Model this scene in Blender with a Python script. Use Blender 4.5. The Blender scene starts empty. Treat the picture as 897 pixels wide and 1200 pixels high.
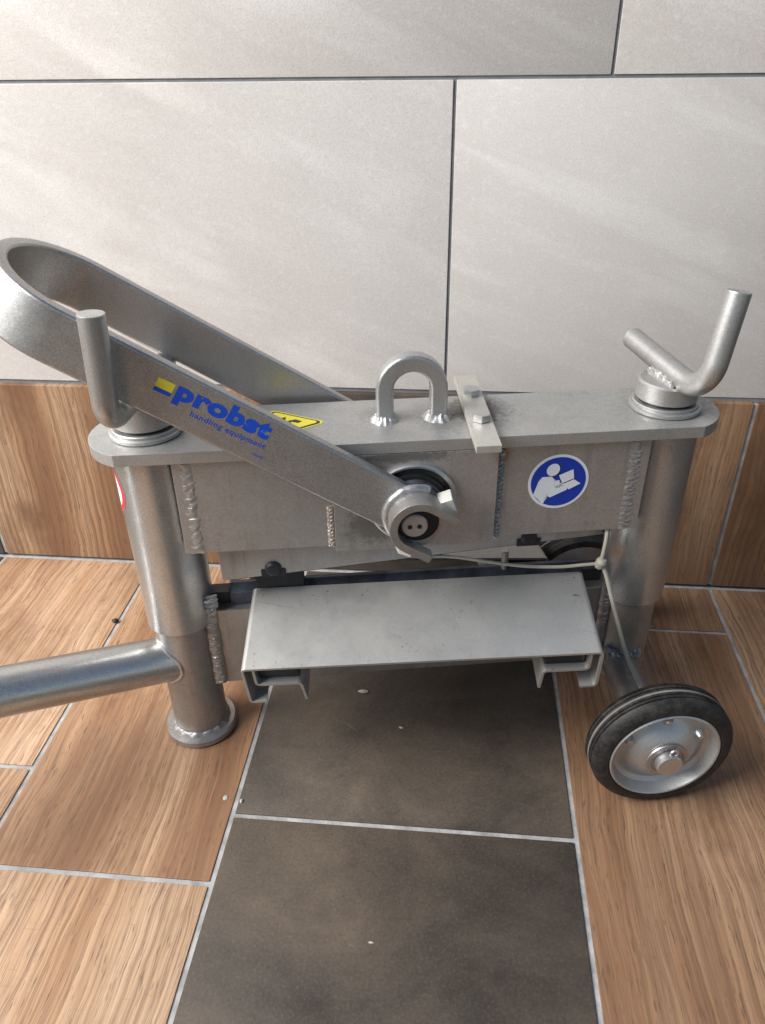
import bpy, bmesh, math, random
from mathutils import Vector, Matrix
from mathutils import noise as mn
random.seed(7)
PI = math.pi
S = bpy.context.scene
C = S.collection

# ------------------------------------------------------------------ camera
cam = bpy.data.cameras.new('camera'); camo = bpy.data.objects.new('camera', cam); C.objects.link(camo)
S.camera = camo
def cam_axes(pitch, yaw, roll):
    f = Vector((-math.sin(yaw)*math.cos(pitch), math.cos(yaw)*math.cos(pitch), -math.sin(pitch)))
    r = Vector((math.cos(yaw), math.sin(yaw), 0)); u = r.cross(f)
    return r*math.cos(roll)+u*math.sin(roll), -r*math.sin(roll)+u*math.cos(roll), f
cr, cu, cf = cam_axes(math.radians(31.91), math.radians(5.79), math.radians(-.83))
M = Matrix((cr, cu, -cf)).transposed().to_4x4(); M.translation = (0, -.7944, .588)
camo.matrix_world = M
cam.sensor_fit = 'VERTICAL'; cam.sensor_height = 24; cam.lens = 24*905.7/1200
cam.clip_start = .01; cam.clip_end = 100

# ------------------------------------------------------------------ light
w = bpy.data.worlds.new('World'); S.world = w; w.use_nodes = True
wn = w.node_tree.nodes; wl = w.node_tree.links
bgn = wn['Background']
sky = wn.new('ShaderNodeTexSky'); sky.sky_type = 'NISHITA'; sky.sun_disc = False
sky.sun_elevation = math.radians(38); sky.sun_rotation = math.radians(-75); sky.dust_density = .5; sky.ozone_density = 1.0
wl.new(sky.outputs[0], bgn.inputs[0]); bgn.inputs[1].default_value = .078
def area(name, loc, target, sx, sy, power, col):
    l = bpy.data.lights.new(name, 'AREA'); l.shape = 'RECTANGLE'; l.size = sx; l.size_y = sy; l.energy = power; l.color = col
    o = bpy.data.objects.new(name, l); C.objects.link(o); o.location = loc
    o.rotation_euler = (Vector(target)-Vector(loc)).to_track_quat('-Z', 'Y').to_euler()
    return o
area('window_light', (-1.5, -.85, 1.5), (-.05, -.05, .35), 1.4, 1.3, 86, (1, .985, .96))
def glint(loc, target, deg, power, col):
    l = bpy.data.lights.new('sun_glint', 'SPOT'); l.energy = power; l.color = col; l.spot_size = math.radians(deg); l.spot_blend = 1.0; l.shadow_soft_size = .004
    o = bpy.data.objects.new('sun_glint', l); C.objects.link(o); o.location = loc
    o.rotation_euler = (Vector(target)-Vector(loc)).to_track_quat('-Z', 'Y').to_euler()
gd = Vector((.90, .16, -.40)).normalized()
glint(Vector((-.345, 0, .572))-gd*1.6, (-.345, 0, .572), 1.1, 130, (1, .98, .95))
S.view_settings.view_transform = 'Standard'; S.view_settings.look = 'None'; S.view_settings.exposure = 0.2; S.view_settings.gamma = 1
S.view_settings.use_curve_mapping = False

# ------------------------------------------------------------------ node helpers
class NT:
    def __init__(s, name):
        s.m = bpy.data.materials.new(name); s.m.use_nodes = True; s.t = s.m.node_tree; s.b = s.t.nodes['Principled BSDF']
    def n(s, typ, **kw):
        x = s.t.nodes.new('ShaderNode'+typ)
        for k, v in kw.items(): setattr(x, k, v)
        return x
    def l(s, a, b): s.t.links.new(a, b)
    def put(s, sock, v):
        if isinstance(v, bpy.types.NodeSocket): s.l(v, sock)
        elif v is not None: sock.default_value = v
    def math(s, op, a, b=None, c=None, clamp=False):
        x = s.n('Math', operation=op, use_clamp=clamp); s.put(x.inputs[0], a)
        if b is not None: s.put(x.inputs[1], b)
        if c is not None: s.put(x.inputs[2], c)
        return x.outputs[0]
    def coord(s, which='Object'): return s.n('TexCoord').outputs[which]
    def mapping(s, vec, loc=(0,0,0), rot=(0,0,0), sc=(1,1,1)):
        x = s.n('Mapping'); s.l(vec, x.inputs[0])
        s.put(x.inputs[1], loc); s.put(x.inputs[2], rot); s.put(x.inputs[3], sc); return x.outputs[0]
    def noise(s, vec, scale, detail=4, rough=.55, dist=0):
        x = s.n('TexNoise'); s.l(vec, x.inputs['Vector']); x.inputs['Scale'].default_value = scale
        x.inputs['Detail'].default_value = detail; x.inputs['Roughness'].default_value = rough; x.inputs['Distortion'].default_value = dist
        return x.outputs[0]
    def ramp(s, fac, stops, interp='LINEAR'):
        x = s.n('ValToRGB'); s.put(x.inputs[0], fac); e = x.color_ramp.elements; x.color_ramp.interpolation = interp
        while len(e) < len(stops): e.new(.5)
        for q, (p, c) in zip(e, stops): q.position = p; q.color = (*c, 1) if len(c) == 3 else c
        return x.outputs[0]
    def mr(s, v, a, b, c=0, d=1):
        x = s.n('MapRange'); s.put(x.inputs[0], v)
        for i, q in enumerate((a, b, c, d)): s.put(x.inputs[i+1], q)
        return x.outputs[0]
    def mix(s, fac, a, b, mode='MIX'):
        x = s.n('Mix', data_type='RGBA', blend_type=mode); s.put(x.inputs[0], fac)
        for i, v in ((6, a), (7, b)):
            if not isinstance(v, bpy.types.NodeSocket) and len(v) == 3: v = (*v, 1)
            s.put(x.inputs[i], v)
        return x.outputs[2]
    def bump(s, h, strength, dist=.001, prev=None):
        x = s.n('Bump'); s.l(h, x.inputs['Height']); x.inputs['Strength'].default_value = strength; x.inputs['Distance'].default_value = dist
        if prev is not None: s.l(prev, x.inputs['Normal'])
        return x.outputs[0]
    def out(s, col=None, rough=None, metal=None, normal=None, spec=None):
        for k, v in (('Base Color', col), ('Roughness', rough), ('Metallic', metal), ('Normal', normal), ('Specular IOR Level', spec)):
            if v is None: continue
            if k == 'Base Color' and not isinstance(v, bpy.types.NodeSocket) and len(v) == 3: v = (*v, 1)
            s.put(s.b.inputs[k], v)
        return s.m
    def rnd(s): return s.n('ObjectInfo').outputs['Random']
    def shifted(s, amp=20):
        x = s.n('VectorMath', operation='ADD'); s.l(s.coord(), x.inputs[0])
        r = s.rnd(); cb = s.n('CombineXYZ')
        s.l(s.math('MULTIPLY', r, amp), cb.inputs[0]); s.l(s.math('MULTIPLY', r, amp*1.7), cb.inputs[1]); s.l(s.math('MULTIPLY', r, amp*.9), cb.inputs[2])
        s.l(cb.outputs[0], x.inputs[1]); return x.outputs[0]

MAT = {}
# ---- wood-look porcelain tile: grain along local Y
def wood():
    k = NT('wood_tile'); v = k.shifted(); sep = k.n('SeparateColor'); k.l(k.n('ObjectInfo').outputs['Color'], sep.inputs[0]); r, r2, r3 = sep.outputs   # each tile's own tone, shade and figure
    def vadd(vec, sc_vec, src):
        wv = k.n('VectorMath', operation='MULTIPLY_ADD'); cb = k.n('CombineXYZ'); k.l(k.math('SUBTRACT', src, .5), cb.inputs[0])
        k.l(cb.outputs[0], wv.inputs[0]); wv.inputs[1].default_value = sc_vec; k.l(vec, wv.inputs[2]); return wv.outputs[0]
    g = vadd(v, (.042, 0, 0), k.noise(k.mapping(v, sc=(6, 3.2, 1)), 1.0, 3, .5))
    g2 = vadd(g, (.006, 0, 0), k.noise(k.mapping(v, sc=(40, 14, 1)), 1.0, 3, .5))
    broad = k.noise(k.mapping(g, sc=(13, 1.0, 1)), 1.0, 3, .55)
    broad = k.math('ADD', broad, k.mr(r2, 0, 1, -.14, .12))
    # growth figure: long wavy lines whose spacing opens and closes
    fig = k.n('TexWave', wave_type='BANDS', bands_direction='X', wave_profile='SAW'); k.l(k.mapping(g2, sc=(1, .03, 1)), fig.inputs['Vector'])
    fig.inputs['Scale'].default_value = 36; fig.inputs['Distortion'].default_value = 4.5; fig.inputs['Detail'].default_value = 3; fig.inputs['Detail Scale'].default_value = 1.1; fig.inputs['Detail Roughness'].default_value = .6
    figm = k.noise(k.mapping(g, sc=(9, 2.5, 1)), 1.0, 3, .5)
    line = k.noise(k.mapping(g2, sc=(330, 3.0, 1)), 1.0, 4, .7)
    hair = k.noise(k.mapping(g2, sc=(620, 10, 1)), 1.0, 3, .7)
    pore = k.noise(k.mapping(g2, sc=(700, 55, 1)), 1.0, 2, .6)
    cross = k.noise(k.mapping(v, sc=(60, 420, 1)), 1.0, 2, .6)
    blot = k.noise(k.mapping(v, sc=(9, 5, 1)), 1.0, 5, .65)
    base = k.ramp(broad, [(.30, (.215, .100, .050)), (.43, (.34, .182, .096)), (.54, (.475, .288, .165)), (.70, (.575, .388, .250))])
    fm = k.math('MULTIPLY', k.mr(fig.outputs[1], .45, 1.0, 0, 1), k.math('MULTIPLY', k.mr(figm, .35, .65, .1, .8), k.mr(r3, 0, 1, .3, 1.15)))
    base = k.mix(fm, base, (.185, .098, .052))
    base = k.mix(k.mr(line, .47, .64, 0, .62), base, (.21, .12, .068))
    base = k.mix(k.mr(line, .28, .42, .3, 0), base, (.66, .48, .33))
    base = k.mix(k.mr(hair, .50, .63, 0, .5), base, (.17, .10, .06))
    base = k.mix(k.mr(pore, .60, .68, 0, .6), base, (.10, .06, .038))
    base = k.mix(k.mr(cross, .62, .72, 0, .22), base, (.22, .14, .09))
    base = k.mix(k.mr(blot, .50, .68, 0, k.mr(r3, 0, 1, .25, .95)), base, (.17, .085, .045))
    tone = k.mr(r, 0, 1, .60, .98); cb2 = k.n('CombineColor'); [k.l(tone, cb2.inputs[i]) for i in range(3)]
    base = k.mix(1.0, base, cb2.outputs[0], 'MULTIPLY')
    h = k.math('ADD', k.math('MULTIPLY', line, .6), k.math('MULTIPLY', pore, .5))
    return k.out(base, k.mr(line, .3, .8, .40, .58), 0, k.bump(h, .3, .0006), .4)
MAT['wood'] = wood()
def dark_tile():
    k = NT('dark_stone_tile'); v = k.shifted()
    a = k.noise(v, 7, 6, .62, .4); b = k.noise(v, 45, 5, .65); c = k.noise(v, 420, 3, .6); d = k.noise(k.mapping(v, sc=(1, 2.2, 1)), 13, 4, .6, 1.2)
    base = k.ramp(a, [(.32, (.036, .030, .024)), (.46, (.062, .050, .039)), (.58, (.090, .069, .051)), (.70, (.130, .097, .070))])
    base = k.mix(k.mr(b, .42, .72, 0, .34), base, (.098, .075, .057))
    base = k.mix(k.mr(d, .54, .74, 0, .28), base, (.030, .023, .019))
    base = k.mix(k.mr(c, .52, .70, 0, .22), base, (.17, .14, .115)); base = k.mix(k.mr(c, .34, .46, .25, 0), base, (.026, .021, .018))
    sc_ = k.noise(k.mapping(k.mapping(v, rot=(0, 0, .6)), sc=(14, 160, 1)), 1.0, 4, .6)
    base = k.mix(k.mr(sc_, .70, .78, 0, .3), base, (.24, .21, .18))
    h = k.math('ADD', k.math('MULTIPLY', b, .6), k.math('MULTIPLY', c, .4))
    return k.out(base, k.mr(a, .3, .7, .38, .58), 0, k.bump(h, .35, .0006), .45)
MAT['dark'] = dark_tile()
def wall_tile():
    k = NT('pale_stone_wall_tile'); v = k.shifted()
    sp = k.noise(v, 620, 3, .7); sp2 = k.noise(v, 190, 4, .7)
    vein = k.noise(k.mapping(k.mapping(v, rot=(0, 0, math.radians(24))), sc=(3.0, 14, 1)), 1.0, 6, .62, .5)
    cloud = k.noise(v, 4.5, 4, .55)
    base = k.ramp(cloud, [(.3, (.515, .478, .447)), (.7, (.58, .546, .516))])
    base = k.mix(k.mr(vein, .5, .66, 0, .5), base, (.71, .685, .655))
    base = k.mix(k.mr(vein, .28, .42, .4, 0), base, (.42, .385, .36))
    base = k.mix(k.mr(sp, .45, .64, 0, .32), base, (.33, .30, .28))
    base = k.mix(k.mr(sp2, .54, .72, 0, .30), base, (.70, .69, .68))
    return k.out(base, k.mr(sp2, .3, .7, .34, .52), 0, k.bump(k.math('ADD', sp, k.math('MULTIPLY', sp2, .8)), .22, .0006), .5)
MAT['walltile'] = wall_tile()
def plain(name, col, rough=.5, metal=0, bump=0, bs=300, var=.15, spec=.5):
    k = NT(name); v = k.coord(); n = k.noise(v, bs, 4, .6); n2 = k.noise(v, bs*.12, 4, .6)
    dk = tuple(c*(1-var*2) for c in col); lt = tuple(min(1, c*(1+var)) for c in col)
    base = k.mix(k.mr(n2, .3, .7), dk, lt)
    return k.out(base, k.mr(n, .3, .7, max(.05, rough-.07), rough+.08), metal, k.bump(n, bump, .0006) if bump else None, spec)
MAT['grout'] = plain('floor_grout', (.38, .37, .36), .85, 0, .8, 500, .2)
MAT['wallgrout'] = plain('wall_grout', (.19, .195, .21), .85, 0, .4, 500, .12)

# ---- silver hammered lacquer on steel, with grime and painted shade whose places are given in machine coordinates
def silver(name, col=(.46, .455, .445), metal=.8, rough=.38, stains_shade=(), rust=(), grime=.5, flake=.18, warm=(.31, .28, .25)):
    k = NT(name); v = k.coord()
    f = k.noise(v, 900, 2, .6); f2 = k.noise(v, 330, 3, .6); big = k.noise(v, 28, 5, .65); blot = k.noise(v, 75, 6, .7)
    base = k.mix(k.mr(f, .35, .7), tuple(c*(1-flake) for c in col), tuple(min(1, c*(1+flake*.7)) for c in col))
    patch = k.noise(k.mapping(v, sc=(1, 1, .6)), 11, 5, .6, .8)
    base = k.mix(k.mr(patch, .35, .65, .22, 0), base, (.62, .62, .61))
    base = k.mix(k.mr(patch, .5, .72, 0, grime*.55), base, (.27, .255, .24))
    base = k.mix(k.mr(big, .48, .75, 0, grime), base, warm)
    base = k.mix(k.mr(blot, .62, .75, 0, grime*.8), base, (.10, .085, .07))
    drip = k.noise(k.mapping(v, sc=(120, 120, 7)), 1.0, 4, .6); rub = k.noise(k.mapping(k.mapping(v, rot=(0, .5, 0)), sc=(30, 60, 380)), 1.0, 3, .6)
    base = k.mix(k.mr(drip, .56, .74, 0, grime*.6), base, (.20, .165, .13)); base = k.mix(k.mr(rub, .68, .76, 0, .3), base, (.66, .66, .65))
    dirt_shade = None
    def spot(cx, cy, cz, rx, ry, rz, hard):
        m = k.mapping(v, loc=(-cx/rx, -cy/ry, -cz/rz), sc=(1/rx, 1/ry, 1/rz))
        ln = k.n('VectorMath', operation='LENGTH'); k.l(m, ln.inputs[0])
        d = k.math('ADD', ln.outputs['Value'], k.math('MULTIPLY', k.math('SUBTRACT', k.noise(v, 210, 6, .75), .5), 1.7))
        return k.mr(d, 1.0, 1.0-hard, 0, 1)
    if name.startswith('galv'):
        pit = k.noise(v, 260, 2, .5); zone = k.noise(v, 16, 3, .5); scf = k.noise(k.mapping(k.mapping(v, rot=(0, 0, .35)), sc=(18, 300, 40)), 1.0, 3, .6)
        base = k.mix(k.math('MULTIPLY', k.mr(pit, .66, .72, 0, .75), k.mr(zone, .4, .6)), base, (.08, .07, .06))
        base = k.mix(k.mr(scf, .66, .74, 0, .35), base, (.26, .25, .24)); base = k.mix(k.mr(zone, .48, .7, 0, .35), base, (.33, .315, .29))
    for (c, r, hard, amt) in stains_shade:
        q = k.math('MULTIPLY', spot(*c, *r, hard), amt); dirt_shade = q if dirt_shade is None else k.math('MAXIMUM', dirt_shade, q)
    mt = metal
    if dirt_shade is not None:
        base = k.mix(dirt_shade, base, (.045, .038, .030)); mt = k.math('MULTIPLY', k.math('SUBTRACT', 1, dirt_shade), metal)
    for (c, r, hard, amt) in rust:
        q = k.math('MULTIPLY', spot(*c, *r, hard), amt); base = k.mix(q, base, (.26, .10, .03)); mt = k.math('MULTIPLY', mt, k.math('SUBTRACT', 1, q))
    h = k.math('ADD', k.math('MULTIPLY', f, .35), k.math('MULTIPLY', f2, .8))
    return k.out(base, k.math('ADD', k.mr(big, .3, .7, -.06, .10), k.mr(patch, .3, .7, rough-.04, rough+.09)), mt, k.bump(h, .10, .0006), .5)
MAT['silver'] = silver('silver_lacquer', grime=.35)
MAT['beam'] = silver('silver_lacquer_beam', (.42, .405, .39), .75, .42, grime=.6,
    stains_shade=[((.175, -.04, .25), (.035, .03, .025), .55, .75), ((.2, -.04, .311), (.05, .02, .007), .5, .75)],  # second spot paints the lever's shadow under the top plate
    rust=[((.276, -.036, .305), (.010, .02, .014), .8, .9)])
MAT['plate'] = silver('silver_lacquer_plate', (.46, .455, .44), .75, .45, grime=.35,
    stains_shade=[((.262, .01, .324), (.036, .034, .02), .5, .8), ((.415, .0, .324), (.05, .05, .02), .8, .6), ((.235, -.01, .324), (.026, .026, .01), .6, .6), ((.185, .01, .324), (.022, .02, .01), .6, .5)],
    rust=[])
MAT['sleeve'] = silver('silver_lacquer_sleeve', (.50, .50, .49), .85, .29, grime=.28, flake=.22,
    rust=[((.39, -.018, .19), (.012, .012, .02), .9, .8)])
MAT['leg'] = silver('worn_steel_leg', (.38, .36, .34), .78, .38, grime=.6, flake=.2, warm=(.23, .195, .165))
MAT['lever'] = silver('silver_lacquer_lever', (.42, .41, .405), .82, .35, grime=.15, flake=.26)
MAT['zinc'] = silver('zinc_plated_steel', (.55, .55, .54), .88, .36, grime=.18, flake=.08)
MAT['rim'] = silver('dusty_zinc_rim', (.54, .54, .53), .85, .42, grime=.35, flake=.12)
MAT['sheet'] = silver('galvanised_sheet', (.50, .49, .465), .65, .42, grime=.16, flake=.1, warm=(.36, .32, .27),
    stains_shade=[((.115, -.035, .163), (.024, .016, .02), .5, .30), ((.25, -.05, .17), (.05, .03, .02), 1.2, .25)])
MAT['rust_weld'] = silver('rusty_weld_bead', (.36, .30, .245), .45, .55, grime=.7, flake=.2, warm=(.22, .15, .10))
MAT['strap'] = silver('dull_zinc_strap', (.50, .48, .42), .5, .48, grime=.3, flake=.12)
MAT['weld'] = silver('weld_bead_silver', (.42, .41, .40), .55, .5, grime=.4, flake=.2)
MAT['black'] = plain('black_painted_steel', (.022, .023, .027), .48, .25, .5, 260, .2)
MAT['knife'] = plain('dark_blue_grey_knife_steel', (.085, .095, .12), .45, .5, .8, 420, .3)
def rubber():
    k = NT('black_rubber'); v = k.coord(); n = k.noise(v, 350, 4, .65); d = k.noise(v, 90, 6, .7); e = k.noise(v, 700, 3, .6)
    base = k.mix(k.mr(d, .45, .68, 0, .5), (.014, .013, .0125), (.075, .066, .058)); base = k.mix(k.mr(e, .6, .72, 0, .5), base, (.13, .12, .11))
    return k.out(base, k.mr(d, .3, .7, .42, .75), 0, k.bump(n, .3, .0006), .35)
MAT['rubber'] = rubber()
MAT['rubberline'] = plain('grey_tyre_line', (.20, .19, .175), .7, 0, .3, 300, .2)
MAT['cord'] = plain('off_white_cord', (.42, .38, .31), .55, 0, .2, 250, .12)
MAT['gap'] = plain('dark_gap_fill', (.012, .012, .013), .4, .1, 0, 200, .2)  # near black puts the shade of gaps and hollows into colour
def ink(name, col): return plain(name, col, .38, 0, 0, 200, .03, .5)
MAT['blue'] = ink('blue_print', (.004, .065, .50)); MAT['yellow'] = ink('yellow_print', (.72, .62, .05))
MAT['white'] = ink('white_print', (.74, .76, .78)); MAT['red'] = ink('red_print', (.72, .03, .035)); MAT['blackink'] = ink('black_print', (.03, .03, .03))
MAT['signblue'] = ink('sign_blue', (.003, .035, .36))
MAT['crumbw'] = plain('white_crumb', (.48, .44, .38), .8); MAT['crumbk'] = plain('black_crumb', (.02, .018, .016), .6)

# ------------------------------------------------------------------ mesh helpers
def finish(bm, name, mat, parent=None, bevel=0, seg=2, ang=35, kind=None, minang=30, wn_=False):
    bmesh.ops.recalc_face_normals(bm, faces=bm.faces)
    if bevel:
        ed = [e for e in bm.edges if len(e.link_faces) == 2 and e.calc_face_angle(0) > math.radians(minang)]
        bmesh.ops.bevel(bm, geom=ed, offset=bevel, segments=seg, affect='EDGES', profile=.6, clamp_overlap=True)
    me = bpy.data.meshes.new(name); bm.to_mesh(me); bm.free()
    for p in me.polygons: p.use_smooth = True
    me.set_sharp_from_angle(angle=math.radians(ang))
    me.materials.append(MAT[mat] if isinstance(mat, str) else mat)
    o = bpy.data.objects.new(name, me); C.objects.link(o)
    if parent: o.parent = parent
    if kind: o['kind'] = kind
    if bevel or wn_:
        md = o.modifiers.new('weighted_normal', 'WEIGHTED_NORMAL'); md.keep_sharp = True; md.weight = 80
    return o
def box(bm, x0, x1, y0, y1, z0, z1):
    v = [bm.verts.new((x, y, z)) for x in (x0, x1) for y in (y0, y1) for z in (z0, z1)]
    for f in ((0,1,3,2),(4,6,7,5),(0,4,5,1),(2,3,7,6),(0,2,6,4),(1,5,7,3)): bm.faces.new([v[i] for i in f])
def frame(d):
    d = Vector(d).normalized(); a = Vector((0,0,1)) if abs(d.z) < .9 else Vector((0,1,0))
    x = a.cross(d).normalized(); return x, d.cross(x), d
def lathe(bm, prof, origin, axis, n=48, closed=False):
    """prof: list of (radius, distance along axis)"""
    x, y, d = frame(axis); o = Vector(origin); rings = []
    for r, h in prof:
        if r < 1e-6: rings.append([bm.verts.new(o+d*h)])
        else: rings.append([bm.verts.new(o+d*h+(x*math.cos(2*PI*i/n)+y*math.sin(2*PI*i/n))*r) for i in range(n)])
    pairs = list(zip(rings, rings[1:]))+([(rings[-1], rings[0])] if closed else [])
    for a, b in pairs:
        for i in range(n):
            j = (i+1) % n
            if len(a) == 1 and len(b) == 1: continue
            if len(a) == 1: bm.faces.new((a[0], b[i], b[j]))
            elif len(b) == 1: bm.faces.new((a[i], b[0], a[j]))
            else: bm.faces.new((a[i], b[i], b[j], a[j]))
def cyl(bm, r, p0, p1, n=40, bev=.0008):
    p0, p1 = Vector(p0), Vector(p1); h = (p1-p0).length
    lathe(bm, [(0, 0), (r-bev, 0), (r, bev), (r, h-bev), (r-bev, h), (0, h)], p0, p1-p0, n)
def sweep(bm, pts, section, up=None, caps=True):
    """section: list of (a,b) in frame; pts: path"""
    pts = [Vector(p) for p in pts]; rings = []; px = None
    for i, p in enumerate(pts):
        t = (pts[min(i+1, len(pts)-1)]-pts[max(i-1, 0)]).normalized()
        if up is not None: x = Vector(up).cross(t).normalized(); y = t.cross(x)
        else:
            if px is None: x, y, _ = frame(t)
            else: x = (px-t*px.dot(t)).normalized(); y = t.cross(x)
            px = x
        rings.append([bm.verts.new(p+x*a+y*b) for a, b in section])
    n = len(section)
    for a, b in zip(rings, rings[1:]):
        for i in range(n): bm.faces.new((a[i], a[(i+1) % n], b[(i+1) % n], b[i]))
    if caps: bm.faces.new(rings[0][::-1]); bm.faces.new(rings[-1])
def circ(r, n=20): return [(r*math.cos(2*PI*i/n), r*math.sin(2*PI*i/n)) for i in range(n)]
def rrect(w, h, r, k=3):
    out = []
    for cx, cy, a0 in ((w/2-r, h/2-r, 0), (-w/2+r, h/2-r, 90), (-w/2+r, -h/2+r, 180), (w/2-r, -h/2+r, 270)):
        for i in range(k+1):
            a = math.radians(a0+90*i/k); out.append((cx+r*math.cos(a), cy+r*math.sin(a)))
    return out
def fillet(pts, r, k=8):
    pts = [Vector(p) for p in pts]; out = [pts[0]]
    for a, b, c in zip(pts, pts[1:], pts[2:]):
        u, v = (a-b).normalized(), (c-b).normalized(); half = u.angle(v)/2; L = r/math.tan(half)
        p, q = b+u*L, b+v*L; cen = b+(u+v).normalized()*(r/math.sin(half)); m = (p-cen); q2 = (q-cen)
        tot = m.angle(q2); ax = m.cross(q2).normalized()
        for i in range(k+1): out.append(cen+Matrix.Rotation(tot*i/k, 3, ax) @ m)
    out.append(pts[-1]); return out
def spline(pts, k=10):
    pts = [Vector(p) for p in pts]; P = [pts[0]*2-pts[1]]+pts+[pts[-1]*2-pts[-2]]; out = []
    for i in range(1, len(P)-2):
        for j in range(k):
            t = j/k; a, b, c, d = P[i-1], P[i], P[i+1], P[i+2]
            out.append(.5*((2*b)+(c-a)*t+(2*a-5*b+4*c-d)*t*t+(3*b-a-3*c+d)*t**3))
    return out+[pts[-1]]
def prism(bm, poly, fn, h0, h1):
    """poly of 2-D points, fn(x,y,h)->3-D"""
    a = [bm.verts.new(fn(x, y, h0)) for x, y in poly]; b = [bm.verts.new(fn(x, y, h1)) for x, y in poly]; n = len(poly)
    bm.faces.new(a[::-1]); bm.faces.new(b)
    for i in range(n): bm.faces.new((a[i], a[(i+1) % n], b[(i+1) % n], b[i]))
def bead(bm, p0, p1, nrm, width, height, n=60, ripple=14, seed=0, rough=.25):
    """a weld bead: ripples of molten metal laid from p0 to p1"""
    p0, p1, nrm = Vector(p0), Vector(p1), Vector(nrm).normalized(); t = (p1-p0).normalized(); side = nrm.cross(t).normalized(); K = 8; rows = []
    for i in range(n+1):
        s = i/n; row = []
        ww = width*(1+.16*mn.noise(Vector((s*9, seed, 3.1))))*(1 if 0 < i < n else .7)
        for j in range(K+1):
            q = j/K*2-1
            ph = (s*ripple-abs(q)*.7+.55*mn.noise(Vector((s*ripple*.7, seed, q*1.5)))) % 1.0
            hh = height*max(0, 1-q*q)**.6*(1+rough*(ph-.5)*.9+rough*.8*mn.noise(Vector((s*ripple*1.4, q*2.2, seed+7))))
            if i in (0, n): hh *= .4
            row.append(bm.verts.new(p0+(p1-p0)*s+side*(q*ww/2)+nrm*(hh-.0012)))
        rows.append(row)
    for a, b in zip(rows, rows[1:]):
        for j in range(K): bm.faces.new((a[j], a[j+1], b[j+1], b[j]))
    base = [[bm.verts.new(r[j].co-nrm*.001) for j in (0, K)] for r in rows]
def ring_bead(bm, cen, axis, rad, height, n=120, ripple=26, seed=0, out=.7):
    x, y, d = frame(axis); cen = Vector(cen); K = 6; rows = []
    for i in range(n):
        a = 2*PI*i/n; row = []
        for j in range(K+1):
            q = j/K*PI; ph = (i/n*ripple-abs(j-K/2)*.12) % 1
            hh = height*(1+.22*(ph-.5)+.25*mn.noise(Vector((math.cos(a)*4, math.sin(a)*4, seed))))
            row.append(bm.verts.new(cen+(x*math.cos(a)+y*math.sin(a))*(rad+hh*math.cos(q)*out*0+hh*(1-j/K))+d*(hh*math.sin(j/K*PI/2))))
        rows.append(row)
    for i in range(n):
        a, b = rows[i], rows[(i+1) % n]
        for j in range(K): bm.faces.new((a[j], a[j+1], b[j+1], b[j]))
def tag(o, label, cat=None, group=None, kind=None):
    o['label'] = label
    if cat: o['category'] = cat
    if group: o['group'] = group
    if kind: o['kind'] = kind

# ------------------------------------------------------------------ floor
G = .0045
bm = bmesh.new(); box(bm, -1.292, 1.0, -1.4, .016, -.03, -.0014)
floor = finish(bm, 'floor', 'grout', kind='structure'); floor['label'] = 'tiled floor with pale grey grout between wood look and dark tiles'
_tiles = {}
def tile(name, w_, h_, th, mat, parent, M4, tone=(.5, .5, .5)):
    key = (name, round(w_, 4), round(h_, 4), mat)
    if key not in _tiles:
        bm = bmesh.new(); box(bm, 0, w_, 0, h_, -th, 0)
        o = finish(bm, name, mat, parent, bevel=.0009, seg=2); _tiles[key] = o.data
    else:
        o = bpy.data.objects.new(name, _tiles[key]); C.objects.link(o); o.parent = parent
    o.matrix_local = M4; o.color = (*tone, 1); return o
XA, XB, XC, XD, XE, XF = -.586, -.383, -.181, .119, .3225, .525
cols = [(-1.29, -1.088, 'wood', [-.52, -1.12]), (-1.088, -.886, 'wood', [-.3, -.9]), (-.886, XA, 'dark', [-.37, -.97]), (XA, XB, 'wood', [-.335, -.935]), (XB, XC, 'wood', [-.4355, -1.0355]),
        (XC, XD, 'dark', [-.370, -.97]), (XD, XE, 'wood', [-.0864, -.6864]), (XE, XF, 'wood', [-.62, -1.22]), (XF, .825, 'dark', [-.37, -.97]), (.825, 1.0, 'wood', [-.45, -1.05])]
TONE = {(XA, 0.0): (.95, .85, .55), (XB, 0.0): (.85, .60, 1.0), (XB, -.44): (1.0, .85, .25), (XD, 0.0): (.6, .5, .4), (XD, -.09): (.55, .45, .75), (XE, 0.0): (.62, .45, .9), (XA, -.34): (.95, .7, .3)}
TONE = {(round(k_[0], 3), k_[1]): v_ for k_, v_ in TONE.items()}
for x0, x1, m, js in cols:
    ys = [-.002]+[j for j in js if j > -1.36]+[-1.4]
    for a, b in zip(ys, ys[1:]):
        tn = TONE.get((round(x0, 3), round(a, 2)), (random.uniform(.3, .8), random.uniform(.3, .8), random.uniform(.3, .9)))
        tile('floor_tile', x1-x0-G, a-b-G, .01, m, floor, Matrix.Translation((x0+G/2, b+G/2, random.uniform(-.0002, .0002))), tn)
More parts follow.
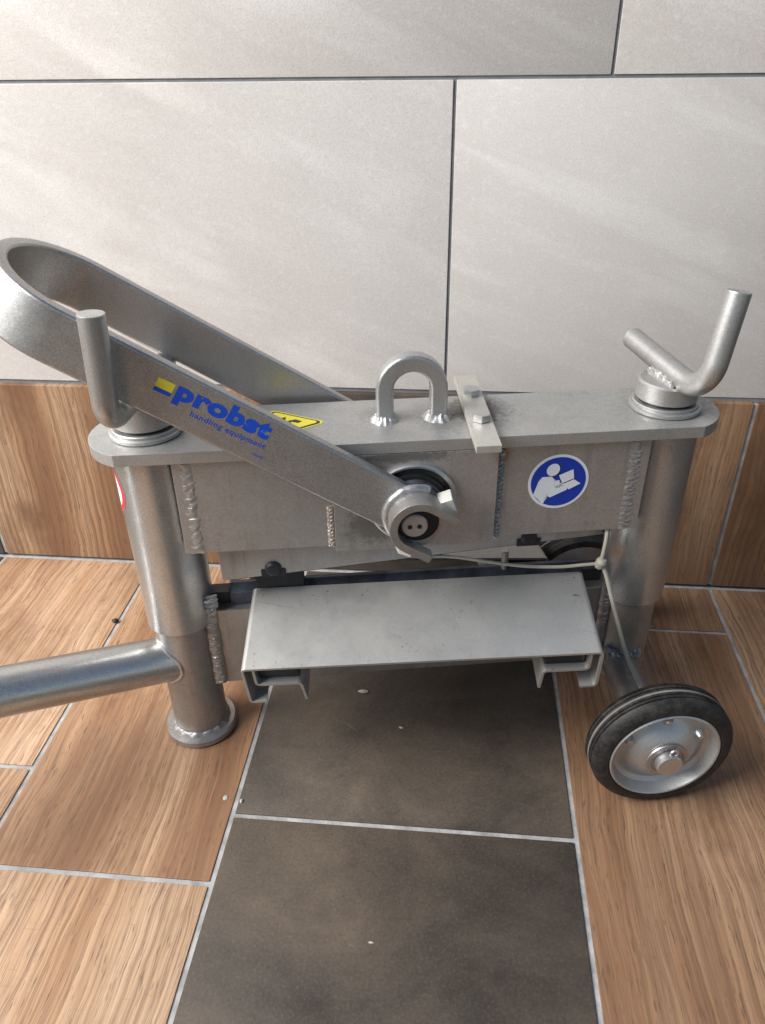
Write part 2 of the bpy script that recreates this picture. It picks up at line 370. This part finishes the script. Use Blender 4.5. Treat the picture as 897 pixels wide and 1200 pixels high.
# ------------------------------------------------------------------ wall with skirting
bm = bmesh.new(); box(bm, -1.292, 1.0, .0072, .08, -.0005, 1.0)
wall = finish(bm, 'wall', 'wallgrout', kind='structure'); wall['label'] = 'wall of large pale stone tiles above a wood look skirting'
RX = Matrix.Rotation(PI/2, 4, 'X')
WG = .0030; ZS, ZT = .2467, .5512
for z0, z1, joints in ((ZS+.001, ZT, (-1.29, -1.21, -.6095, -.0095, .5905, 1.0)), (ZT, .8557, (-1.29, -1.071, -.471, .129, .729, 1.0)), (.8557, 1.0, (-1.29, -1.21, -.6095, -.0095, .5905, 1.0))):
    for a, b in zip(joints, joints[1:]):
        tile('wall_tile', b-a-WG, z1-z0-WG, .008, 'walltile', wall, Matrix.Translation((a+WG/2, .0055, z0+WG/2)) @ RX)
bm = bmesh.new(); box(bm, -1.29, 1.0, .0016, .0070, .0035, ZS-.0035)
skg = finish(bm, 'skirting', 'grout', wall)
for x0, x1, m, js in cols:
    tile('skirting_tile', x1-x0-G, ZS-.0045, .009, m, skg, Matrix.Translation((x0+G/2, 0, .0025)) @ RX, {XA: (.62, .42, .9), XD: (.45, .35, .8), XE: (.25, .2, 1.0)}.get(x0, (.6, .5, .6)))

# ================================================================== the block splitter
A = math.radians(10.233); L = .417
mach = bpy.data.objects.new('block_splitter', None); C.objects.link(mach)
mach.location = (-.23814, -.26638, 0); mach.rotation_euler = (0, 0, A)
tag(mach, 'silver painted manual paving block splitter with lever, support table and two wheels', 'stone splitter')
def part(bm, name, mat, parent=mach, **kw): return finish(bm, name, mat, parent, **kw)

ZP = .3239
# ---- lower frame: legs, foot, crossbeam
for X, z0 in ((0, .006), (L, .045)):
    bm = bmesh.new(); lathe(bm, [(0, z0), (.0255, z0), (.0255, .2), (0, .2)], (X, 0, 0), (0, 0, 1), 56)
    leg = part(bm, 'leg', 'leg')
    if X == 0:
        bm = bmesh.new(); lathe(bm, [(0, .0002), (.032, .0002), (.0345, .002), (.0345, .0075), (.033, .0095), (.025, .0095), (0, .0095)], (X, 0, 0), (0, 0, 1), 64)
        foot = part(bm, 'foot', 'leg', leg)
        bm = bmesh.new(); ring_bead(bm, (X, 0, .0085), (0, 0, 1), .0245, .0048, ripple=17, seed=3); part(bm, 'weld_bead', 'leg', leg)
bm = bmesh.new(); box(bm, .016, L-.016, -.012, .016, .064, .150)
beam2 = part(bm, 'lower_beam', 'leg', bevel=.0015)
bm = bmesh.new(); bead(bm, (.027, -.0135, .0655), (.027, -.0135, .157), (-.1, -1, 0), .0135, .0045, 110, 24, 1); part(bm, 'weld_bead', 'leg', beam2)
bm = bmesh.new(); bead(bm, (.0285, -.0135, .155), (.0285, -.0135, .170), (-.1, -1, .2), .015, .006, 30, 3, 4, .5); part(bm, 'weld_bead', 'weld', beam2)
bm = bmesh.new(); bead(bm, (L-.026, -.0135, .066), (L-.026, -.0135, .157), (.1, -1, 0), .012, .004, 90, 20, 2); part(bm, 'weld_bead', 'leg', beam2)
# knife bar on the lower beam (seen as a dark bar behind the support table)
bm = bmesh.new(); prism(bm, [(-.004, .1505), (.016, .1505), (.016, .163), (.0075, .1685), (.0045, .1685), (-.004, .163)], lambda a, b, h: (h, a, b), .046, .368)
part(bm, 'lower_knife', 'knife', bevel=.0006)
bm = bmesh.new(); box(bm, .024, .0457, -.002, .012, .1512, .163); part(bm, 'knife_stop', 'black', bevel=.0012)
bm = bmesh.new(); box(bm, .3684, L-.024, -.002, .012, .1512, .164); part(bm, 'knife_stop', 'black', bevel=.0012)

# ---- sleeves
for X in (0, L):
    bm = bmesh.new(); lathe(bm, [(.0262, .1385), (.0292, .1385), (.0303, .1395), (.0303, .3139), (.0262, .3139)], (X, 0, 0), (0, 0, 1), 72, closed=True)
    part(bm, 'sleeve', 'sleeve')
# ---- upper beam: two side plates, cover plate in the middle, top plate
bm = bmesh.new(); box(bm, .021, L-.021, -.035, -.027, .229, .3138); fb = part(bm, 'front_plate', 'beam', bevel=.0008)
bm = bmesh.new(); box(bm, .021, L-.021, .027, .035, .229, .3138); part(bm, 'back_plate', 'beam', bevel=.0008)
bm = bmesh.new(); prism(bm, [(.1425, .2265), (.268, .2265), (.2725, .231), (.2725, .3138), (.1425, .3138)], lambda a, b, h: (a, h, b), -.0405, -.0352)
part(bm, 'cover_plate', 'beam', bevel=.0007)
bm = bmesh.new(); bead(bm, (.1395, -.0345, .2285), (.1395, -.0345, .268), (-.3, -1, 0), .0075, .0036, 70, 11, 5, .35); part(bm, 'weld_bead', 'rust_weld', fb)
bm = bmesh.new(); bead(bm, (.2752, -.0345, .2285), (.2752, -.0345, .312), (.3, -1, 0), .0085, .0042, 150, 22, 6, .6); part(bm, 'weld_bead', 'weld', fb)
bm = bmesh.new(); bead(bm, (.0305, -.0345, .2285), (.0305, -.0345, .312), (-.08, -1, 0), .0150, .0021, 130, 13, 8, .42); part(bm, 'weld_bead', 'beam', fb)
bm = bmesh.new(); bead(bm, (L-.0315, -.0345, .2285), (L-.0315, -.0345, .313), (.08, -1, 0), .0155, .0022, 130, 17, 9, .5); part(bm, 'weld_bead', 'beam', fb)
def plate_outline():
    r = .0445; hw = .0402; a0 = math.asin(hw/r); pts = []
    for i in range(17):
        a = PI-a0+2*a0*i/16; pts.append((r*math.cos(a), r*math.sin(a)))
    for i in range(17):
        a = -a0+2*a0*i/16; pts.append((L+r*math.cos(a)-.002, r*math.sin(a)))
    return pts
bm = bmesh.new(); prism(bm, plate_outline(), lambda a, b, h: (a, b, h), .3141, ZP)
plate = part(bm, 'top_plate', 'plate', bevel=.0006, minang=15, ang=18)

# ---- knife beam hanging in the upper beam, a little askew
bm = bmesh.new(); prism(bm, [(.0445, .1915), (.047, .1905), (.3725, .2155), (.3725, .29), (.0425, .29)], lambda a, b, h: (a, h, b), -.022, -.010)
kb = part(bm, 'knife_beam', 'beam', bevel=.0007)
bm = bmesh.new(); prism(bm, [(.05, .1888), (.3715, .2138), (.3715, .2172), (.05, .1922)], lambda a, b, h: (a, h, b), -.020, .012); part(bm, 'upper_knife', 'black', kb, bevel=.0005)
for X, z in ((.0885, .2005), (.3085, .2165)):
    bm = bmesh.new(); lathe(bm, [(0, 0), (.0072, 0), (.0070, .0014), (.0052, .003), (0, .0036)], (X, -.022, z), (0, -1, 0), 32); part(bm, 'bolt_head', 'black', kb)
    bm = bmesh.new(); box(bm, X-.0105, X+.0105, -.0228, -.0218, z-.0080, z-.0005); part(bm, 'clip', 'black', kb, bevel=.0004)
bm = bmesh.new(); box(bm, .071, .113, -.008, .010, .170, .1895); part(bm, 'rubber_pad', 'black', kb, bevel=.001)
bm = bmesh.new(); cyl(bm, .0032, (.296, .004, .165), (.296, .004, .186), 16); part(bm, 'stud', 'zinc')

# ---- screw adjusters on top of the columns
def adjuster(X, rad, h, path):
    p = bpy.data.objects.new('adjuster', None); C.objects.link(p); p.parent = mach
    bm = bmesh.new(); lathe(bm, [(0, ZP+.0003), (.0278, ZP+.0003), (.0285, ZP+.001), (.0285, ZP+.0035), (.0275, ZP+.0042), (.0262, ZP+.0043), (.0262, ZP+.0062), (.0255, ZP+.0068), (0, ZP+.0068)], (X, 0, 0), (0, 0, 1), 64)
    part(bm, 'washer', 'silver', p)
    bm = bmesh.new(); lathe(bm, [(0, ZP+.0069), (.0222, ZP+.0069), (.0222, ZP+.0092), (0, ZP+.0092)], (X, 0, 0), (0, 0, 1), 48); part(bm, 'groove', 'gap', p)
    bm = bmesh.new(); lathe(bm, [(0, ZP+.0093), (.0238, ZP+.0093), (.0243, ZP+.0098), (.0243, h-.0015), (.0225, h), (0, h)], (X, 0, 0), (0, 0, 1), 56); part(bm, 'cap', 'silver', p)
    bm = bmesh.new(); sweep(bm, fillet(path, rad, 12), circ(.0089, 28)); part(bm, 'crank_rod', 'silver', p, bevel=.0012, minang=60)
    return p
adj = adjuster(0, .0175, .3535, [(.012, .055, .3605), (-.0065, -.0725, .3650), (-.0025, -.0725, .4405)])
adj2 = adjuster(L, .0235, .3485, [(.4075, .0635, .3605), (.4235, -.0485, .3525), (.4345, -.0425, .4300)])
bm = bmesh.new(); bead(bm, (.4065, .014, .3505), (.4125, -.0215, .3505), (-.6, 0, 1), .008, .0045, 36, 5, 12, .7); part(bm, 'weld_bead', 'weld', adj2)
bm = bmesh.new(); bead(bm, (.4195, -.024, .3515), (.4265, -.0225, .3505), (-.2, -1, .8), .009, .006, 20, 2, 13, .7); part(bm, 'weld_bead', 'weld', adj2)

# ---- lifting eye
XE0, RE = .2085, .0213
pts = [(XE0-RE, 0, ZP-.001)]+[(XE0-RE, 0, ZP+.010)]+[(XE0+RE*math.cos(PI-PI*i/20), 0, .3505+RE*math.sin(PI*i/20)) for i in range(21)]+[(XE0+RE, 0, ZP+.010), (XE0+RE, 0, ZP-.001)]
bm = bmesh.new(); sweep(bm, pts, rrect(.0135, .0135, .0024), up=(0, 1, 0)); eye = part(bm, 'lifting_eye', 'silver', ang=50, wn_=True)
for X in (XE0-RE, XE0+RE):
    bm = bmesh.new(); ring_bead(bm, (X, 0, ZP-.0006), (0, 0, 1), .0062, .0058, 60, 9, X*50); part(bm, 'weld_bead', 'weld', eye)
# ---- flat strap bolted across the top plate
bm = bmesh.new(); prism(bm, [(.2505, -.0665), (.2695, -.0665), (.2705, .066), (.2515, .066)], lambda a, b, h: (a+.002*b/.066, b, h+max(0, b+.02)*.02), ZP+.0003, ZP+.0062)
strap = part(bm, 'strap', 'strap', bevel=.0006)
def hexbolt(c, axis, r, h, mat, parent, name='bolt_head'):
    x, y, d = frame(axis); c = Vector(c); bm = bmesh.new()
    prism(bm, [(r*math.cos(PI/3*i+.4), r*math.sin(PI/3*i+.4)) for i in range(6)], lambda a, b, q: c+x*a+y*b+d*q, 0, h)
    return part(bm, name, mat, parent, bevel=min(.0011, r*.14))
for X, Y in ((.2612, .0255), (.2602, -.0235)): hexbolt((X, Y, ZP+.0068), (0, 0, 1), .0076, .0062, 'zinc', strap)

# ---- eccentric shaft in the cover plate
HX, HZ = .2055, .2705
bm = bmesh.new(); lathe(bm, [(0, 0), (.0352, 0), (.0352, .0035), (.0338, .0045), (.0322, .0042), (.0318, .0025), (0, .0025)], (HX, -.0405, HZ), (0, -1, 0), 72); ring = part(bm, 'bearing_ring', 'silver')
bm = bmesh.new(); lathe(bm, [(0, .0026), (.0314, .0026), (.0314, .0032), (.0275, .0032), (.0272, .0062), (.0255, .0066), (0, .0066)], (HX, -.0405, HZ), (0, -1, 0), 72); part(bm, 'bearing_seal', 'gap', ring)
bm = bmesh.new(); lathe(bm, [(0, .0067), (.0235, .0067), (.0242, .0072), (.0242, .0105), (.0232, .0112), (0, .0112)], (HX, -.0405, HZ), (0, -1, 0), 60); part(bm, 'inner_ring', 'knife', ring)
hubp = bpy.data.objects.new('hub', None); C.objects.link(hubp); hubp.parent = mach
bm = bmesh.new(); lathe(bm, [(0, 0), (.0212, 0), (.0222, .001), (.0222, .019), (.0212, .0195), (.0165, .0195), (.0165, .0183), (0, .0183)], (HX, -.0518, HZ), (0, -1, 0), 56); part(bm, 'hub_tube', 'leg', hubp)
bm = bmesh.new(); lathe(bm, [(0, 0), (.0163, 0), (.0163, .0006), (0, .0006)], (HX, -.0702, HZ), (0, -1, 0), 40); part(bm, 'socket', 'gap', hubp)
bm = bmesh.new(); lathe(bm, [(0, 0), (.0098, 0), (.0100, .0062), (.0090, .0072), (0, .0072)], (HX-.0032, -.0709, HZ+.0008), (0, -1, 0), 40); part(bm, 'shaft_end', 'zinc', hubp)
for s_ in (-1, 1):
    bm = bmesh.new(); lathe(bm, [(0, 0), (.0018, 0), (.0018, .0004), (0, .0004)], (HX-.0032+s_*.0036, -.0782, HZ+.0006), (0, -1, 0), 20); part(bm, 'drill_hole', 'gap', hubp)
PH = math.radians(32.79); UX, UZ = math.cos(PH), -math.sin(PH); VX, VZ = math.sin(PH), math.cos(PH)
def arm(s_, y, v, z0=.42295): return (s_*UX+v*VX, y, z0+s_*UZ+v*VZ)
def hubf(u, v, h): return (HX+u*UX+v*VX, h, HZ+u*UZ+v*VZ)
co = [(.0232, .0162), (.0232, .0222)]+[(.0228*math.cos(math.radians(a)), .0228*math.sin(math.radians(a))) for a in range(90, 271, 10)]+[(.0232, -.0222), (.0232, -.0158)]+[(.0162*math.cos(math.radians(a)), .0162*math.sin(math.radians(a))) for a in range(270, 89, -10)]
bm = bmesh.new(); prism(bm, co, hubf, -.0825, -.0712); part(bm, 'fork', 'leg', hubp, bevel=.0013, minang=40)
for dx, dz, r0 in ((.93, .36, .0205), (-.2, -.98, .0225)):
    hexbolt((HX+dx*r0, -.0600, HZ+dz*r0), (dx, -.10, dz), .0104, .0115, 'strap', hubp)

# ---- lever: one flat bar bent into a long U
YC, YB = -.0008, .0538
pts = [arm(.240, YC-YB, -.02), arm(.10, YC-YB, -.02)]
pts += [arm(-.03-YB*math.sin(PI*i/28), YC-YB*math.cos(PI*i/28), -.02) for i in range(29)]
pts += [arm(.10, YC+YB, -.02), arm(.235, YC+YB, -.02)]
sec = rrect(.0102, .0402, .0022, 3)
bm = bmesh.new(); sweep(bm, pts, sec, up=(VX, 0, VZ)); lever = part(bm, 'lever', 'lever', ang=50, wn_=True)
wp = []
for i in range(41):
    a_ = math.radians(98+168*i/40); rr_ = .0230+.0008*mn.noise(Vector((i*.35, 3, 0))); wp.append(hubf(rr_*math.cos(a_), rr_*math.sin(a_), -.0602+.0006*mn.noise(Vector((i*.3, 0, 5)))))
bm = bmesh.new(); sweep(bm, wp, circ(.0040, 14))
for v_ in bm.verts: v_.co += Vector((1, -1, 1))*(.0005*mn.noise(v_.co*260))
part(bm, 'weld_bead', 'lever', lever)
bm = bmesh.new(); lathe(bm, [(0, 0), (.022, 0), (.022, .022), (0, .022)], (HX, .045, HZ), (0, 1, 0), 48); part(bm, 'rear_hub', 'leg', lever)

# ---- printing on the lever
def text_mesh(txt, size, off=0.0, space=1.0):
    cu_ = bpy.data.curves.new('t', 'FONT'); cu_.body = txt; cu_.size = size; cu_.offset = off; cu_.space_character = space; cu_.resolution_u = 6; cu_.fill_mode = 'FRONT'
    o = bpy.data.objects.new('t', cu_); C.objects.link(o); bpy.context.view_layer.update()
    dg = bpy.context.evaluated_depsgraph_get(); me = bpy.data.meshes.new_from_object(o.evaluated_get(dg))
    C.objects.unlink(o); bpy.data.objects.remove(o); return me
def print_text(txt, length, height, fn, mat, parent, name, off=0, space=1.0):
    me = text_mesh(txt, .02, off, space); xs = [v.co.x for v in me.vertices]; ys = [v.co.y for v in me.vertices]
    x0, x1, y0, y1 = min(xs), max(xs), min(ys), max(ys)
    for v in me.vertices: v.co = fn((v.co.x-x0)/(x1-x0)*length, (v.co.y-y0)/(y1-y0)*height)
    me.name = name; me.materials.clear(); me.materials.append(MAT[mat]); o = bpy.data.objects.new(name, me); C.objects.link(o); o.parent = parent; return o
YF = YC-YB-.0051-.00012
def lev(s0, v0, d=0): return lambda x, y: arm(s0+x, YF-d, v0+y+.036*x)
def flat(poly, fn, mat, name, parent):
    bm = bmesh.new(); vs = [bm.verts.new(fn(*p)) for p in poly]; f = bm.faces.new(vs); bmesh.ops.triangulate(bm, faces=[f])
    me = bpy.data.meshes.new(name); bm.to_mesh(me); bm.free(); me.materials.append(MAT[mat]); o = bpy.data.objects.new(name, me); C.objects.link(o); o.parent = parent; return o
flat([(0, .0032), (.0122, .0032), (.0122, .0102), (0, .0102)], lev(.0418, -.0207), 'yellow', 'logo_block', lever)
flat([(0, 0), (.0122, 0), (.0122, .0030), (0, .0030)], lev(.0418, -.0207), 'blue', 'logo_block', lever)
print_text('probst', .0705, .0190, lev(.0562, -.0240), 'blue', lever, 'logo_lettering', .0011, 1.08)
print_text('handling equipment', .0570, .0056, lev(.0712, -.0278), 'blue', lever, 'logo_lettering', .00025, 1.08)
print_text('.com', .0085, .0018, lev(.1218, -.0325), 'blue', lever, 'logo_lettering', .0001, 1.0)

# ---- signs stuck on the body
SX, SZ, SY = .3235, .2785, -.0351
def disc(r, n=56): return [(r*math.cos(2*PI*i/n), r*math.sin(2*PI*i/n)) for i in range(n)]
def stick(d): return lambda x, y: (SX+x, SY-d, SZ+y)
sign = flat(disc(.0248), stick(.0002), 'white', 'sign', fb); sign['label'] = 'round blue and white sign of a person reading the manual'
flat(disc(.0224), stick(.0004), 'signblue', 'sign_field', fb)
def px2(p):   # figure outline, from a 450 x 420 drawing of the sign
    return tuple(p)
K = .0248/213
def fig(poly): return [((x-450)*K*.93, (315-y)*K*1.08+(x-450)*K*.10) for x, y in poly]
for poly in ([(325, 262), (395, 268), (415, 290), (428, 350), (440, 362), (512, 345), (527, 360), (520, 382), (400, 422), (382, 412), (372, 380), (350, 465), (268, 385), (300, 290)],
             [(420, 305), (455, 300), (465, 335), (430, 345)], [(448, 265), (552, 235), (565, 303), (480, 328)], [(480, 335), (565, 310), (620, 348), (535, 380)],
             [(400+49*math.cos(2*PI*i/28), 218-44*math.sin(2*PI*i/28)) for i in range(28)]):
    NP = globals().get('NP', 0)+1; flat(fig(poly), stick(.0005+.00012*NP), 'white', 'sign_figure', fb)
def onplate(d): return lambda x, y: (x, y, ZP+d)
def rtri(vs, r, k=6):
    out = []; n = len(vs)
    for i in range(n):
        a, b, c = Vector(vs[i-1]), Vector(vs[i]), Vector(vs[(i+1) % n]); u, v = (a-b).normalized(), (c-b).normalized(); half = u.angle(v)/2
        cen = b+(u+v).normalized()*(r/math.sin(half)); m = b+u*(r/math.tan(half))-cen; q = b+v*(r/math.tan(half))-cen
        a0 = math.atan2(m.y, m.x); da = (math.atan2(q.y, q.x)-a0+PI) % (2*PI)-PI
        out += [(cen.x+r*math.cos(a0+da*j/k), cen.y+r*math.sin(a0+da*j/k)) for j in range(k+1)]
    return out
tv = [(.1415, .0005), (.0945, .0295), (.0935, -.0255)]; tc = Vector((.1098, .0015))
def shr(f): return [tuple(tc+(Vector(p)-tc)*f) for p in tv]
warn = flat(rtri(tv, .004), onplate(.0002), 'yellow', 'warning_sign', plate)
flat(rtri(shr(.91), .0032), onplate(.0004), 'blackink', 'sign_border', plate)
flat(rtri(shr(.80), .0024), onplate(.0006), 'yellow', 'sign_field', plate)
flat([(.108, .004), (.116, .007), (.121, .003), (.118, .000), (.113, .003), (.110, -.001), (.106, .000)], onplate(.0008), 'blackink', 'sign_figure', plate)
flat([(.103, .010), (.108, .012), (.107, -.008), (.102, -.006)], onplate(.0008), 'blackink', 'sign_figure', plate)
# red ring on the left column, wrapped round the tube
def wrap(d): return lambda x, y: (-(.0304+d)*math.cos(math.radians(5)+x/.0304), -(.0304+d)*math.sin(math.radians(5)+x/.0304), .279+y)
def wrapped_disc(r0, r1, d, mat, name, n=48):
    bm = bmesh.new(); K2 = 6; f = wrap(d); rows = []
    for j in range(K2+1):
        r = r0+(r1-r0)*j/K2; rows.append([bm.verts.new(f(r*math.cos(2*PI*i/n), r*math.sin(2*PI*i/n))) for i in range(n)])
    for a, b in zip(rows, rows[1:]):
        for i in range(n): bm.faces.new((a[i], a[(i+1) % n], b[(i+1) % n], b[i]))
    return part(bm, name, mat)
wrapped_disc(.0003, .0215, .0002, 'white', 'prohibition_sign'); wrapped_disc(.0172, .0212, .0004, 'red', 'sign_ring')

# ---- support tables of folded sheet
def table(origin, yaw, pitch, roll, w_, d_, sgn, name):
    ex = Vector((math.cos(yaw)*math.cos(roll), math.sin(yaw)*math.cos(roll), math.sin(roll)))
    ey = Vector((math.sin(yaw)*math.cos(pitch), -math.cos(yaw)*math.cos(pitch), -math.sin(pitch)))*1.0
    if sgn < 0: ey = Vector((-math.sin(yaw)*math.cos(pitch), math.cos(yaw)*math.cos(pitch), -math.sin(pitch)))
    ez = ex.cross(ey); ez = ez if ez.z > 0 else -ez
    O = Vector(origin); t = .0022
    def F(x, h, y): return O+ex*x+ey*y+ez*h
    e = bpy.data.objects.new(name, None); C.objects.link(e); e.parent = mach
    r = .0035
    def fold(pl):   # folded sheet profile from a centre line in the x-h plane
        pl = fillet([Vector((a, 0, b)) for a, b in pl], r, 5) if len(pl) > 2 else [Vector((a, 0, b)) for a, b in pl]
        up_, dn = [], []
        for i, p in enumerate(pl):
            tg = (pl[min(i+1, len(pl)-1)]-pl[max(i-1, 0)]).normalized(); nn = Vector((-tg.z, 0, tg.x))
            up_.append((p.x+nn.x*t/2, p.z+nn.z*t/2)); dn.append((p.x-nn.x*t/2, p.z-nn.z*t/2))
        return up_+dn[::-1]
    hw = w_/2
    bm = bmesh.new()
    prism(bm, fold([(-hw+.0135, -.0465), (-hw, -.0465), (-hw, -t/2), (hw, -t/2), (hw, -.0465), (hw-.0135, -.0465)]), F, 0, d_)
    part(bm, 'folded_top', 'sheet', e, wn_=True)
    for s_ in (-1, 1):
        bm = bmesh.new()
        prism(bm, fold([(s_*(-hw+.0085), -.0045), (s_*(-hw+.0085), -.0245), (s_*(-hw+.0455), -.0245), (s_*(-hw+.0475), -.0475)]), F, .002, d_-.0015)
        part(bm, 'bracket', 'sheet', e, wn_=True)
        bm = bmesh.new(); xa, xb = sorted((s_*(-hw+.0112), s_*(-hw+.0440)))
        prism(bm, [(xa, -.0225), (xb, -.0225), (xb, -.0040), (xa, -.0040)], F, .006, d_-.0075); part(bm, 'filler_block', 'gap', e, bevel=.0006)  # filler block added to keep the bracket's hollow dark
    return e
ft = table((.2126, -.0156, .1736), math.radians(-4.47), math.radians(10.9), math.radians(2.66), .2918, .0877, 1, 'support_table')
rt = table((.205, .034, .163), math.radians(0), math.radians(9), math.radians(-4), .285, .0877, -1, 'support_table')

# ---- axle and wheels
WX, WR = .4114, .0617
bm = bmesh.new(); cyl(bm, .0165, (WX, -.104, WR), (WX, .104, WR), 40); axle = part(bm, 'axle_tube', 'leg')
bm = bmesh.new(); bead(bm, (WX-.016, -.0225, WR+.016), (WX+.018, -.0225, WR+.014), (0, -.8, .8), .013, .007, 40, 6, 31, .7); part(bm, 'weld_bead', 'weld', axle)
def wheel(Y, s_):
    e = bpy.data.objects.new('wheel', None); C.objects.link(e); e.parent = mach; ax = (0, s_, 0); o = (WX, Y, WR)
    # tyre: profile across the width, face at distance 0, inner side negative
    R, W_ = WR, .0285
    prof = [(.0478, -.001), (.0492, .0006), (.053, .0002), (.0572, -.0012), (R-.0014, -.0040), (R-.0004, -.0062)]
    for gy in (-.0076, -.0112, -.0185, -.0222):
        prof += [(R-.0001, gy+.0007), (R-.0019, gy+.0003), (R-.0019, gy-.0003), (R-.0001, gy-.0007)]
    prof += [(R-.0016, -.0250), (R-.005, -W_), (.0492, -W_), (.0478, -W_+.002)]
    bm = bmesh.new(); lathe(bm, prof, o, ax, 96, closed=True); tyre = part(bm, 'tyre', 'rubber', e)
    bm = bmesh.new(); lathe(bm, [(R-.0013, -.0162), (R+.0001, -.0158), (R+.0001, -.0140), (R-.0013, -.0135)], o, ax, 96, closed=True); part(bm, 'tyre_line', 'rubberline', e)
    rim = [(.0479, -.004), (.0479, .0002), (.0468, .0012), (.0455, .0006), (.0442, -.003), (.042, -.0085), (.038, -.0108), (.0335, -.0098), (.0275, -.0042), (.0215, .0005), (.0175, .0022), (.012, .0025), (0, .0025), (0, -.012), (.03, -.018), (.0479, -.018)]
    bm = bmesh.new(); lathe(bm, rim, o, ax, 80); part(bm, 'rim', 'rim', e)
    bm = bmesh.new(); lathe(bm, [(0, .0027), (.0175, .0027), (.0180, .0034), (.0176, .0048), (.0142, .0050), (.0135, .0040), (0, .004)], o, ax, 48); part(bm, 'hub_washer', 'leg', e)
    bm = bmesh.new(); lathe(bm, [(0, .0042), (.0112, .0042), (.0112, .0105), (.0102, .0116), (0, .0116)], o, ax, 40); part(bm, 'axle_end', 'zinc', e)
    x, y, d = frame(ax); O = Vector(o)
    bm = bmesh.new(); rr = []
    for i in range(17):
        a = PI*2*i/16; rr.append(O+Vector((.0025, 0, .0125))+Vector((.003*math.cos(a), 0, .0032*math.sin(a)))+d*.0085)
    sweep(bm, rr, circ(.0011, 10), caps=False); part(bm, 'cotter_pin', 'zinc', e)
    for a in (25, 90, 155):
        c = O+Vector((math.cos(math.radians(a))*.034, 0, math.sin(math.radians(a))*.034))-d*.0092
        bm = bmesh.new(); lathe(bm, [(0, .0055), (.0025, .0048), (.0042, .002), (.005, -.002)], c, ax, 18); part(bm, 'rim_stud', 'zinc', e)
    return e
wheel(-.1355, -1); wheel(.1355, 1)

# ---- tow tube welded to the left leg
bm = bmesh.new(); p0 = Vector((0, 0, .091)); dv = Vector((-.142, -.070, .0345))
sweep(bm, [p0+dv*.02, p0+dv*1.0, p0+dv*2.1], circ(.0213, 44)); tow = part(bm, 'tow_tube', 'sleeve')
tx, ty, td = frame(dv); sad = []
for i in range(73):
    a = 2*PI*i/72; q = p0+(tx*math.cos(a)+ty*math.sin(a))*.0214; lo, hi = 0.0, .06
    for _ in range(30):
        mid = (lo+hi)/2; pt = q+td*mid
        if math.hypot(pt.x, pt.y) > .0257: hi = mid
        else: lo = mid
    wob = .0007*mn.noise(Vector((math.cos(a)*5, math.sin(a)*5, 2)))
    sad.append(q+td*(hi+wob))
bm = bmesh.new(); sweep(bm, sad, circ(.0019, 10), caps=False); part(bm, 'weld_bead', 'sleeve', tow)

# ------------------------------------------------------------------ cord tied round the axle and the beam
cord = bpy.data.objects.new('cord', None); C.objects.link(cord); cord.location = mach.location; cord.rotation_euler = mach.rotation_euler
tag(cord, 'thin off white cord knotted beside the right column of the splitter', 'cord')
def strand(pts, r=.0017, name='strand'):
    bm = bmesh.new(); sweep(bm, spline(pts, 8), circ(r, 10)); return finish(bm, name, 'cord', cord)
KN = (.3705, -.034, .1935)
strand([(.3735, -.026, .232), (.3722, -.0335, .222), (.3712, -.035, .207), KN])
strand([(.3765, -.026, .232), (.3752, -.032, .222), (.3732, -.0335, .207), (.371, -.031, .195)], .0015)
strand([KN, (.355, -.032, .1915), (.335, -.030, .1895), (.305, -.028, .191), (.275, -.025, .1955), (.245, -.018, .198), (.20, -.006, .196), (.14, .01, .188)], .0015)
strand([KN, (.376, -.037, .183), (.385, -.048, .150), (.397, -.063, .110), (.409, -.078, .084), (.413, -.080, .080)], .0019)
bm = bmesh.new(); lathe(bm, [(0, -.0055), (.0032, -.005), (.0046, -.002), (.0043, .0015), (.0048, .003), (.003, .0058), (0, .006)], KN, (.2, -.3, 1), 20)
for v in bm.verts: v.co += Vector((mn.noise(v.co*400), mn.noise(v.co*400+Vector((5, 0, 0))), mn.noise(v.co*400+Vector((0, 9, 0)))))*.0006
finish(bm, 'knot', 'cord', cord)

# ------------------------------------------------------------------ crumbs on the floor
def crumb(x, y, r, mat, label, sc=(1, 1, .6)):
    bm = bmesh.new(); bmesh.ops.create_icosphere(bm, subdivisions=2, radius=r)
    for v in bm.verts:
        v.co *= 1+.45*mn.noise(v.co*(1.6/r)+Vector((x*90, y*70, 0))); v.co = Vector((v.co.x*sc[0], v.co.y*sc[1], v.co.z*sc[2]))
    o = finish(bm, 'crumb', mat); o.location = (x, y, r*sc[2]*.8); tag(o, label, 'crumb', 'crumbs on the floor'); return o
crumb(-.3865, -.1225, .0034, 'crumbk', 'black crumb lying on the grout line beside the left wood tiles', (1.2, .9, .7))
crumb(-.1915, -.353, .0022, 'crumbw', 'white smear of grit on the wood tile by the dark tile corner', (1, 1.3, .2))
crumb(-.176, -.3555, .0016, 'crumbw', 'tiny pale crumb on the corner of the far dark tile', (1, 1.5, .6))
crumb(-.039, -.2575, .0011, 'crumbw', 'tiny white crumb in the middle of the far dark tile', (1.8, 1, .6))
crumb(-.0462, -.472, .0011, 'crumbw', 'small white chip in the middle of the near dark tile', (2, .8, .4))
crumb(-.082, -.212, .0030, 'crumbw', 'crumpled pale scrap on the dark tile under the support table', (1.8, .8, .5))
